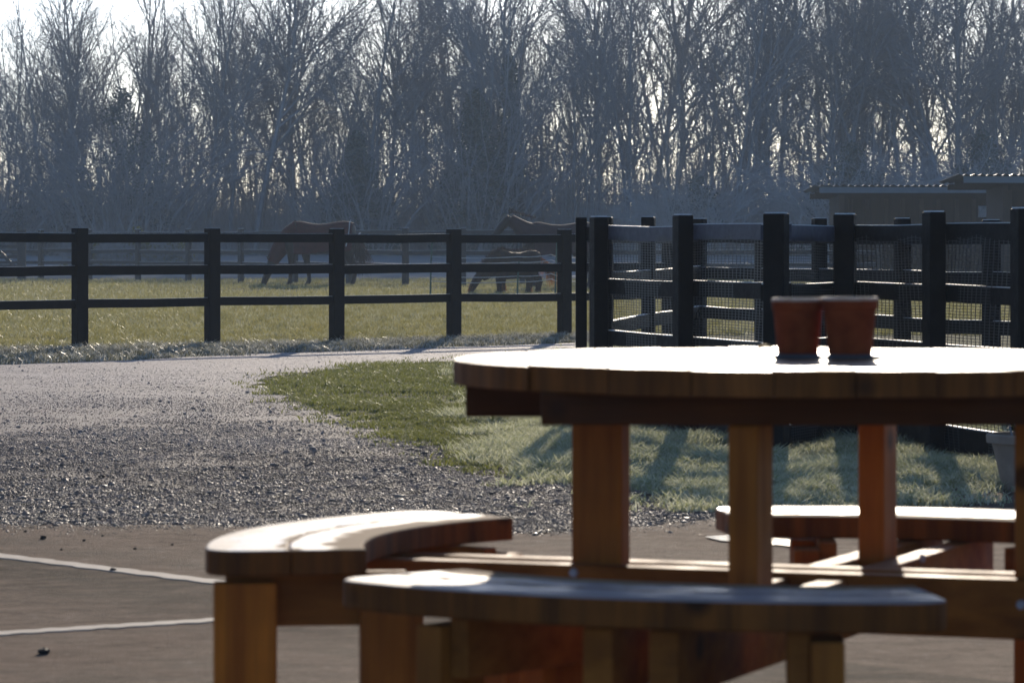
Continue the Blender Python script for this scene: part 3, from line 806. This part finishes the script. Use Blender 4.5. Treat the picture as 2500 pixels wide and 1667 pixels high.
# ---------------------------------------------------------------- big pot with a plant by the netted fence
def planter():
    x, y = AT(2525, 13.65), 13.65
    t = thing('plant_pot', 'large pale clay pot with a dark leafy plant at the edge of the yard', 'plant pot', (x, y, .012))
    mb = MB(); h = .21
    mb.lathe([(0, 0), (.115, 0), (.118, .006), (.158, h - .035), (.178, h - .033), (.18, h - .006), (.176, h), (.160, h), (.155, h - .03), (.1, .02), (0, .02)], 40, (x, y, .012))
    mb.build('pot', M['old_terracotta'], t)
    mb = MB(); mb.lathe([(0, h - .03), (.152, h - .03)], 24, (x, y, .012)); mb.build('soil', M['soil'], t)
    rr = random.Random(8); mb = MB(); ml = MB()
    for i in range(26):
        a = rr.uniform(0, 6.28); r0 = rr.uniform(0, .09); r1 = rr.uniform(.06, .24); hh = rr.uniform(.10, .27)
        p0 = Vector((x + r0 * math.cos(a), y + r0 * math.sin(a), .012 + h - .04)); p1 = Vector((x + r1 * math.cos(a), y + r1 * math.sin(a), .012 + h + hh))
        pm = (p0 + p1) / 2 + Vector((0, 0, .03)); mb.tube([p0, pm, p1], [.004, .003, .002], 4)
        for k in range(16):
            u = rr.uniform(.3, 1.05); p = p0.lerp(p1, u) + Vector((rr.gauss(0, .02), rr.gauss(0, .02), rr.gauss(0, .015)))
            d = Vector((rr.gauss(0, 1), rr.gauss(0, 1), rr.gauss(.2, .6))).normalized(); s_ = d.cross(Vector((rr.gauss(0, 1), rr.gauss(0, 1), rr.gauss(0, 1)))).normalized()
            L = rr.uniform(.02, .04); W = L * .3
            ml.add([p, p + d * L * .5 + s_ * W, p + d * L, p + d * L * .5 - s_ * W], [(0, 1, 2, 3)])
    mb.build('stem', M['twig'], t); ml.build('foliage', M['plant'], t)
planter()

# ---------------------------------------------------------------- horses
TRUNK = [(.54, .80, .05, .06), (.51, .79, .14, .15), (.42, .765, .195, .205), (.28, .748, .205, .222), (.08, .708, .215, .212), (-.12, .700, .215, .222),
         (-.28, .725, .195, .245), (-.40, .735, .165, .235), (-.50, .70, .12, .17), (-.55, .68, .05, .08)]
def rings(mb, R_, sx=1.0, n=16):
    b = len(mb.v)
    for x, z, ry, rz in R_:
        for k in range(n):
            t = 2 * math.pi * k / n
            mb.v.append((x * sx, ry * math.cos(t), z + rz * math.sin(t)))
    for i in range(len(R_) - 1):
        for k in range(n):
            mb.f.append((b + i * n + k, b + i * n + (k + 1) % n, b + (i + 1) * n + (k + 1) % n, b + (i + 1) * n + k))
    mb.f.append(tuple(b + k for k in range(n))); mb.f.append(tuple(b + (len(R_) - 1) * n + k for k in reversed(range(n))))

def horse(label, loc, h, neck, head, ears, legs, coat, rug=None, fat=1.0, yaw=0.0, mane=None, tail=None, hairy=False, cat='horse'):
    t = thing('pony' if hairy else 'horse', label, cat, loc, None, yaw)
    mb = MB()
    rings(mb, [(x, z - (fat - 1) * .10, ry * fat, rz * (1 + (fat - 1) * .6)) for x, z, ry, rz in TRUNK])
    mb.tube([p for p, r in neck], [r for p, r in neck], 12)
    mb.tube([p for p, r in head], [r for p, r in head], 12)
    for p, q in ears: mb.tube([p, Vector(p).lerp(Vector(q), .5), q], [.022, .026, .006], 6)
    for kind, x, y, sh in legs:
        lw = 1.9 if hairy else 1.0
        if kind == 'f':
            pts = [(x - .02, y * .9, .66), (x, y, .50), (x + sh * .3, y, .355), (x + sh * .7, y, .30), (x + sh, y, .12), (x + sh, y, .085), (x + sh - .02, y, .04), (x + sh - .03, y, .0)]
            rad = [.10, .075, .047 * lw, .042 * lw, .031 * lw, .037 * lw, .036 * lw, .05 * lw]
        else:
            pts = [(x, y * .85, .72), (x - .05, y, .56), (x + .02, y, .44), (x + .08, y, .34), (x + .075 + sh, y, .28), (x + .055 + sh, y, .12), (x + .05 + sh, y, .085), (x + .03 + sh, y, .04), (x + .02 + sh, y, 0)]
            rad = [.15, .12, .078, .052 * lw, .045 * lw, .034 * lw, .039 * lw, .037 * lw, .05 * lw]
        mb.tube(pts, rad, 10)
    mb.v = [(v[0] * h, v[1] * h, v[2] * h) for v in mb.v]
    body = mb.build('body', coat, t, local=False)
    m = body.modifiers.new('remesh', 'REMESH'); m.mode = 'VOXEL'; m.voxel_size = .014 * h; m.use_smooth_shade = True
    m = body.modifiers.new('smooth', 'SMOOTH'); m.iterations = 4; m.factor = .5
    if rug:
        mb = MB(); v, f = [], []; R_ = TRUNK[1:-1]; angs = [-30 + i * 240 / 18 for i in range(19)]
        for x, z, ry, rz in R_:
            row = [(x * 1.02, ry * 1.08 * math.cos(R(a)), z + .004 + rz * 1.05 * math.sin(R(a))) for a in angs]
            row = [(row[0][0], row[0][1] * 1.02, .50 + .03 * math.sin(x * 6))] + row + [(row[-1][0], row[-1][1] * 1.02, .50 + .03 * math.sin(x * 6))]
            v += row
        n = len(angs) + 2
        for i in range(len(R_) - 1):
            for k in range(n - 1): f.append((i * n + k, i * n + k + 1, (i + 1) * n + k + 1, (i + 1) * n + k))
        mb.add([(a * h, b * h, c * h) for a, b, c in v], f)
        o = mb.build('rug', rug, t, True, local=False); m = o.modifiers.new('thick', 'SOLIDIFY'); m.thickness = .012; m.offset = 1
        m = o.modifiers.new('sub', 'SUBSURF'); m.levels = m.render_levels = 1
        mbn = MB(); mbn.tube([p for p, r in neck], [(r[0] * 1.07, r[1] * 1.05) if isinstance(r, tuple) else r * 1.07 for p, r in neck], 14, cap=False)
        mbn.v = [(a * h, b * h, c * h) for a, b, c in mbn.v]
        mbn.build('neck_cover', rug, t, True, local=False)
        mbs = MB(); mbs.tube([(.43, -.20, .60), (.47, -.2, .78), (.47, -.10, .96), (.47, 0, 1.0)], [.008] * 4, 5)
        mbs.v = [(a * h, b * h, c * h) for a, b, c in mbs.v]; mbs.build('strap', M['white'], t, local=False)
        mbs = MB(); mbs.tube([(.555, -.10, .70), (.60, 0, .79), (.60, .06, .80)], [.010] * 3, 5)
        mbs.v = [(a * h, b * h, c * h) for a, b, c in mbs.v]; mbs.build('strap', M['white'], t, local=False)
    rr = random.Random(int(h * 1000))
    def strands(name, path, ln, n, dirv, mat, spread=.03, wd=.006):
        mb = MB()
        for i in range(n):
            u = rr.random() * (len(path) - 1); k = min(int(u), len(path) - 2); p = Vector(path[k]).lerp(Vector(path[k + 1]), u - k)
            p = p + Vector((rr.gauss(0, spread * .4), rr.gauss(0, spread), rr.gauss(0, spread * .3)))
            d = (Vector(dirv) + Vector((rr.gauss(0, .25), rr.gauss(0, .35), rr.gauss(0, .2)))).normalized(); L = ln * rr.uniform(.5, 1.2)
            s_ = Vector((rr.gauss(0, 1), rr.gauss(0, .5), .2)).normalized() * wd
            q = p + d * L * .6; e = p + d * L + Vector((0, 0, -L * .25))
            mb.add([p - s_, p + s_, q + s_ * .7, e, q - s_ * .7], [(0, 1, 2, 4), (4, 2, 3)])
        mb.v = [(a * h, b * h, c * h) for a, b, c in mb.v]
        mb.build(name, mat, t, local=False)
    if mane: strands('mane', mane[0], mane[1], mane[2], mane[3], M['dhair'])
    if tail: strands('tail', tail[0], tail[1], tail[2], tail[3], M['dhair'] if not hairy else M['hair'], .035, .008)
    if hairy:
        strands('forelock', [(-.90, 0, .42), (-1.0, 0, .22), (-1.03, 0, .10)], .14, 160, (-.3, 0, -1), M['hair'], .05)
        for kind, x, y, sh in legs:
            strands('feather', [(x + .03, y, .30), (x + .05 + (.05 if kind == 'h' else 0), y, .06)], .10, 110, (.55, 0, -.8), M['hair'], .03)
        strands('coat_hair', [(.55, 0, .72), (.48, 0, .93), (.3, 0, .985), (.0, 0, .96), (-.2, 0, .97), (-.34, 0, 1.02), (-.5, 0, .94), (-.68, 0, .78)], .07, 900, (.15, 0, .8), M['dhair'], .04, .004)
    return t

G1 = [((-.30, 0, .80), .20), ((-.46, 0, .73), .165), ((-.60, 0, .60), .13), ((-.69, 0, .46), .105), ((-.735, 0, .37), .09)]
H1 = [((-.70, 0, .43), .07), ((-.745, 0, .345), (.075, .105)), ((-.80, 0, .22), (.065, .095)), ((-.845, 0, .11), (.05, .07)), ((-.87, 0, .035), (.045, .055)), ((-.873, 0, .008), .03)]
horse('brown horse in a maroon rug grazing with its head down beyond the fence', (AT(782, 77), 77, .0), 1.40, G1, H1,
      [((-.735, .05, .42), (-.83, .08, .45)), ((-.735, -.05, .42), (-.83, -.08, .45))],
      [('f', -.42, -.10, -.02), ('f', -.24, .10, .05), ('h', .30, -.11, 0), ('h', .40, .11, .04)], M['horse'], rug=M['rug'], yaw=R(-8),
      tail=([(.55, 0, .80), (.60, 0, .6)], .42, 160, (.15, 0, -1)))
G2 = [((-.24, 0, .78), (.17, .24)), ((-.40, 0, .80), (.15, .245)), ((-.54, 0, .875), (.12, .205)), ((-.66, 0, .965), (.09, .155)), ((-.735, 0, 1.03), (.07, .105))]
H2 = [((-.73, 0, 1.05), .06), ((-.79, 0, .985), (.07, .105)), ((-.88, 0, .88), (.06, .09)), ((-.96, 0, .775), (.05, .065)), ((-1.0, 0, .715), (.045, .052)), ((-1.01, 0, .70), .03)]
horse('brown horse in a dark rug standing with its head raised behind the pony', (AT(1366, 73), 73, .0), 1.36, G2, H2,
      [((-.73, .045, 1.10), (-.735, .06, 1.20)), ((-.73, -.045, 1.10), (-.70, -.06, 1.19))],
      [('f', -.43, -.10, 0), ('f', -.36, .10, .02), ('h', .30, -.11, 0), ('h', .38, .11, .03)], M['horse'], rug=M['rugdark'], yaw=R(6),
      mane=([(-.72, 0, 1.13), (-.55, 0, 1.08), (-.36, 0, 1.02)], .05, 140, (.3, 0, .6)), tail=([(.55, 0, .80), (.60, 0, .6)], .42, 160, (.15, 0, -1)))
G3 = [((-.26, 0, .72), .27), ((-.44, 0, .68), .25), ((-.62, 0, .58), .215), ((-.75, 0, .48), .18), ((-.83, 0, .40), .14)]
H3 = [((-.82, 0, .44), .09), ((-.89, 0, .34), (.10, .13)), ((-.97, 0, .20), (.085, .11)), ((-1.02, 0, .10), (.07, .085)), ((-1.04, 0, .03), (.055, .065)), ((-1.04, 0, .01), .03)]
horse('shaggy dark pony with ginger backlit hair grazing behind the fence', (AT(1262, 65), 65, .0), .80, G3, H3,
      [((-.86, .06, .50), (-.92, .09, .57)), ((-.86, -.06, .50), (-.92, -.09, .57))],
      [('f', -.40, -.11, 0), ('f', -.33, .11, .02), ('h', .20, -.12, 0), ('h', .40, .12, .03)], M['pony'], fat=1.6, yaw=R(4), hairy=True, cat='pony',
      mane=([(-.86, 0, .56), (-.68, 0, .76), (-.5, 0, .90), (-.34, 0, .98)], .14, 420, (-.1, 0, .25)), tail=([(.56, 0, .80), (.64, 0, .70), (.68, 0, .55)], .45, 260, (.55, 0, -.8)))

# ---------------------------------------------------------------- the belt of bare trees
class TreeGen:
    def __init__(s, seed): s.r = random.Random(seed); s.trunk = MB(); s.crown = MB()
    def limb(s, mb, p, d, L, r0, r1, nseg, n, up, wob):
        pts = [p.copy()]; rad = [r0]; dirs = [d.copy()]
        for i in range(nseg):
            d = (d + Vector((s.r.gauss(0, wob), s.r.gauss(0, wob), up))).normalized()
            p = p + d * (L / nseg); pts.append(p.copy()); dirs.append(d.copy()); rad.append(r0 + (r1 - r0) * (i + 1) / nseg)
        mb.tube(pts, rad, n, cap=False); return pts, dirs, rad
    def grow(s, pts, dirs, rad, L, level, spec):
        if level >= len(spec): return
        cnt, ang, lf, t0, up = spec[level]
        k = max(1, int(cnt * L)); n = len(pts) - 1
        for i in range(k):
            t = t0 + (1 - t0) * (i + s.r.random()) / k
            j = min(int(t * n), n - 1); q = t * n - j; p = pts[j].lerp(pts[j + 1], q); d = dirs[j]
            r = rad[j] + (rad[j + 1] - rad[j]) * q
            a = s.r.uniform(*ang); az = s.r.uniform(0, 6.283)
            s1 = d.cross(Vector((.31, .52, .8))).normalized(); s2 = s1.cross(d)
            nd = (d * math.cos(a) + (s1 * math.cos(az) + s2 * math.sin(az)) * math.sin(a)).normalized()
            nl = L * lf * (1.15 - .75 * t) * s.r.uniform(.6, 1.25)
            if nl < .12: nl = .12
            rr = max(min(r * .58, .05), .0028)
            ns = 5 if level == 0 else (3 if level == 1 else 2)
            c = s.limb(s.crown, p, nd, nl, rr, max(rr * .35, .0016), ns, 4 if level == 0 else 3, up, .10 if level < 2 else .16)
            s.grow(c[0], c[1], c[2], nl, level + 1, spec)

def tree_data(seed, H, stems=1, spread=.12, base=.10, clear=.16, bush=1.0):
    g = TreeGen(seed)
    spec = [(2.5 * bush, (.38, .85), .46, clear, .055), (3.3, (.35, .85), .42, .15, .05), (5.4, (.35, .95), .50, .12, .03), (4.2, (.4, 1.0), .6, .15, .0)]
    for k in range(stems):
        d = Vector((g.r.gauss(0, spread), g.r.gauss(0, spread), 1)).normalized()
        h = H * (1 if k == 0 else g.r.uniform(.7, .97))
        p, dd, rad = g.limb(g.trunk, Vector((g.r.gauss(0, .06) * k, g.r.gauss(0, .06) * k, -.1)), d, h, base * g.r.uniform(.8, 1.1), .012, 16, 7, .035, .045)
        g.grow(p, dd, rad, h, 0, spec)
    return g

def leafcloud(mb, rr, c, rad, n, s0, s1):
    for i in range(n):
        u = Vector((rr.gauss(0, 1), rr.gauss(0, 1), rr.gauss(0, 1))).normalized() * (rr.random() ** .45)
        p = Vector((c[0] + u.x * rad[0], c[1] + u.y * rad[1], c[2] + u.z * rad[2]))
        d = Vector((rr.gauss(0, 1), rr.gauss(0, 1), rr.gauss(0, 1))).normalized(); e = d.cross(Vector((rr.gauss(0, 1), rr.gauss(0, 1), rr.gauss(0, 1)))).normalized()
        L = rr.uniform(s0, s1)
        mb.add([p - d * L, p + e * L * .6, p + d * L, p - e * L * .6], [(0, 1, 2, 3)])

protos = []
for i, (seed, H, stems, spread, base, clear, bush) in enumerate([(11, 13.5, 1, .05, .11, .16, .8), (12, 12.5, 2, .10, .09, .14, .65), (13, 14.5, 1, .04, .13, .22, .8),
                                              (14, 11.5, 3, .13, .07, .12, .5), (15, 13.0, 2, .08, .10, .20, .6), (16, 10.5, 1, .08, .08, .10, .9), (17, 9.0, 4, .16, .045, .10, .45), (18, 12.0, 3, .07, .06, .12, .5)]):
    g = tree_data(seed, H, stems, spread, base, clear, bush)
    t = thing('bare_tree', 'proto', 'tree', (0, 0, 0))
    tr = g.trunk.build('trunk', M['bark'], t, True, local=False); cr = g.crown.build('crown', M['twig'], t, False, local=False)
    protos.append((t, H))
used = set()
def dup(root, loc, rz, s):
    key = root.name
    if key not in used: used.add(key); c = root
    else:
        c = root.copy(); COL.objects.link(c)
        for ch in root.children:
            q = ch.copy(); COL.objects.link(q); q.parent = c
    c.location = loc; c.rotation_euler = (0, 0, rz); c.scale = (s, s, s)
    return c
TR_RND = random.Random(77)
TGROUP = 'bare trees in the belt behind the paddocks'
n_tr = 0
special = {
    (0, 0): None}
# the trees one can pick out: photo column, distance, prototype, scale, label
picked = [(622, 131.0, 2, 1.02, 'tallest dark bare tree with a straight trunk above the rugged grazing horse'),
          (500, 132.0, 1, 1.06, 'wide spreading bare tree with leaning limbs over the twiggy dome'),
          (120, 131.5, 5, .92, 'shorter bare tree with open sky above its crown near the left edge'),
          (905, 132.0, 4, .95, 'bare tree with open pale gaps around its forked trunk above the fence middle'),
          (1290, 131.0, 2, 1.0, 'thick trunked bare tree rising beside the ivy covered trunks'),
          (2345, 131.5, 2, 1.05, 'thick dark trunked bare tree rising behind the field shelter')]
for px, d, k, s_, lab in picked:
    x = AT(px, d); o = dup(protos[k][0], (x, d, gz(x, d)), TR_RND.uniform(0, 6.28), s_); tag(o, lab, 'tree', TGROUP)
for row, (d, n) in enumerate(((133.5, 38), (138.5, 36), (145.0, 34))):
    for i in range(n):
        px = -330 + 3160 * (i + TR_RND.uniform(.25, .75)) / n
        dd = d + TR_RND.uniform(-1.8, 1.8); x = AT(px, dd); k = TR_RND.randrange(len(protos))
        s_ = TR_RND.uniform(.84, 1.1)
        if px < 330: s_ *= .82
        elif 780 < px < 960: s_ *= .84
        elif px > 1500: s_ *= 1.12
        o = dup(protos[k][0], (x, dd, gz(x, dd)), TR_RND.uniform(0, 6.28), s_)
        tag(o, 'slender bare winter tree in the dense misty belt behind the paddocks', 'tree', TGROUP)

def thicket(name, label, px, d, h, wd, n, mat_leaf, leaves, seed, arch=.9, cat='shrub'):
    rr = random.Random(seed); x0 = AT(px, d); z0 = gz(x0, d)
    t = thing(name, label, cat, (x0, d, z0), 'shrubs under the bare trees')
    mb = MB()
    for i in range(n):
        a = rr.uniform(0, 6.283); r0 = rr.random() ** .6 * wd * .42
        p = Vector((r0 * math.cos(a), r0 * math.sin(a), -.05)); L = h * rr.uniform(.55, 1.15)
        d_ = Vector((math.cos(a) * .25, math.sin(a) * .25, 1)).normalized(); pts = [p]; ns = 6; q = p.copy()
        for k in range(ns):
            d_ = (d_ + Vector((rr.gauss(0, .16) + math.cos(a) * .06 * k * arch, rr.gauss(0, .16) + math.sin(a) * .06 * k * arch, -.05 * k * arch))).normalized()
            q = q + d_ * (L / ns); pts.append(q.copy())
        r = rr.uniform(.012, .035); mb.tube(pts, [r * (1 - .8 * k / ns) + .004 for k in range(ns + 1)], 3, False)
        for k in range(rr.randint(8, 13)):
            j = rr.randint(1, ns - 1); b = pts[j].lerp(pts[j + 1], rr.random())
            dd = Vector((rr.gauss(0, 1), rr.gauss(0, 1), rr.gauss(.35, .6))).normalized(); l = rr.uniform(.3, 1.0)
            m_ = b + dd * l * .5 + Vector((rr.gauss(0, .05), rr.gauss(0, .05), .03)); e = b + dd * l + Vector((rr.gauss(0, .1), rr.gauss(0, .1), -.05))
            mb.tube([b, m_, e], [.006, .004, .0025], 3, False)
            for _ in range(3):
                f_ = b.lerp(e, rr.uniform(.3, 1)); dd2 = (dd + Vector((rr.gauss(0, .8), rr.gauss(0, .8), rr.gauss(0, .8)))).normalized()
                mb.tube([f_, f_ + dd2 * rr.uniform(.15, .45)], [.004, .0022], 3, False)
    mb.build('branches', M['brush'] if px > 1400 else M['twig'], t, False, local=False)
    if leaves:
        ml = MB()
        for i in range(leaves[0]):
            u = rr.random() ** 1.25; zz = h * leaves[2] * u; rad = wd * .5 * max(1 - u ** 1.6, .06) * rr.uniform(.1, 1) ** .7
            a = rr.uniform(0, 6.283)
            leafcloud(ml, rr, (rad * math.cos(a), rad * math.sin(a), zz), (.30, .30, .38), leaves[1], .035, .075)
        ml.build('foliage', mat_leaf, t, False, local=False)
    return t
thicket('thicket', 'broad twiggy dome of bramble against the tree trunks at the left', 300, 129.0, 6.0, 5.4, 240, M['ivy'], (90, 45, .95), 1)
thicket('thicket', 'dark cone shaped evergreen shrub behind the rugged grazing horse', 870, 129.0, 4.3, 3.4, 120, M['ivy'], (190, 70, .95), 2, .4)
thicket('thicket', 'dark ivy swathed clump of stems behind the standing horse', 1160, 130.0, 6.0, 3.0, 120, M['ivy'], (260, 70, .95), 3, .2)
thicket('thicket', 'narrow ivy column climbing a trunk beside the dark clump', 1245, 131.0, 7.0, 1.6, 50, M['ivy'], (150, 60, 1.0), 4, .1)
thicket('thicket', 'low twiggy scrub between the dark clump and the field shelters', 1700, 130.0, 3.2, 4.6, 150, M['ivy'], (60, 50, .8), 5)
thicket('thicket', 'wide misty scrub mass rising behind the left field shelter', 2080, 129.0, 4.2, 5.2, 200, M['ivy'], (160, 60, .9), 6)
thicket('thicket', 'wide misty scrub mass rising behind the right field shelter', 2400, 129.0, 4.6, 5.2, 200, M['ivy'], (160, 60, .9), 7)
thicket('thicket', 'thin open scrub at the foot of the trees by the left edge', 40, 130.0, 2.6, 4.0, 110, M['ivy'], (20, 40, .8), 8)
for i, (px, h, wd, lab) in enumerate([(215, .9, 1.5, 'low yellowing bush glimpsed through the far fence by the field gate'), (335, 1.1, 1.9, 'low yellowing bush glimpsed behind the third far fence post'), (430, .9, 1.6, 'low yellowing bush glimpsed left of the grazing horse')]):
    thicket('bush', lab, px, 104.0, h, wd, 26, M['yellow'], (26, 22, .9), 20 + i, 1.0, 'bush')
def undergrowth():
    rr = random.Random(99); mb = MB()
    for i in range(26000):
        px = rr.uniform(-350, 2850); d = rr.uniform(131, 149); x = AT(px, d); z = gz(x, d)
        h = rr.uniform(.6, 3.4) * (1.0 if rr.random() < .65 else 1.8) * (1.1 if px > 1000 else .9)
        p = Vector((x, d, z - .05)); q = p + Vector((rr.gauss(0, .18), rr.gauss(0, .18), h * .55)); e = q + Vector((rr.gauss(0, .3), rr.gauss(0, .3), h * .45))
        r = rr.uniform(.005, .018); mb.tube([p, q, e], [r, r * .8, .003], 3, False)
        for k in range(5):
            b = p.lerp(q, rr.uniform(.3, 1)) if rr.random() < .4 else q.lerp(e, rr.random())
            dd = Vector((rr.gauss(0, 1), rr.gauss(0, 1), rr.gauss(.5, .6))).normalized(); mb.tube([b, b + dd * rr.uniform(.25, .8)], [.0045, .0022], 3, False)
    o = mb.build('undergrowth', M['brush']); tag(o, 'tangled leafless undergrowth at the foot of the tree belt', 'undergrowth', kind='stuff')
undergrowth()

# ---------------------------------------------------------------- morning haze
def haze():
    mb = MB(); mb.box((0, 112, 8.2), (240, 260, 18.4))
    m = bpy.data.materials.new('morning_haze'); m.use_nodes = True; t = m.node_tree
    t.nodes.remove(t.nodes['Principled BSDF'])
    v = t.nodes.new('ShaderNodeVolumePrincipled'); v.inputs['Color'].default_value = (.62, .77, .95, 1)
    v.inputs['Density'].default_value = .0008; v.inputs['Anisotropy'].default_value = .2
    t.links.new(v.outputs[0], t.nodes['Material Output'].inputs['Volume'])
    o = mb.build('haze', m); tag(o, 'pale blue winter morning haze over the paddocks', 'haze', kind='stuff')
haze()
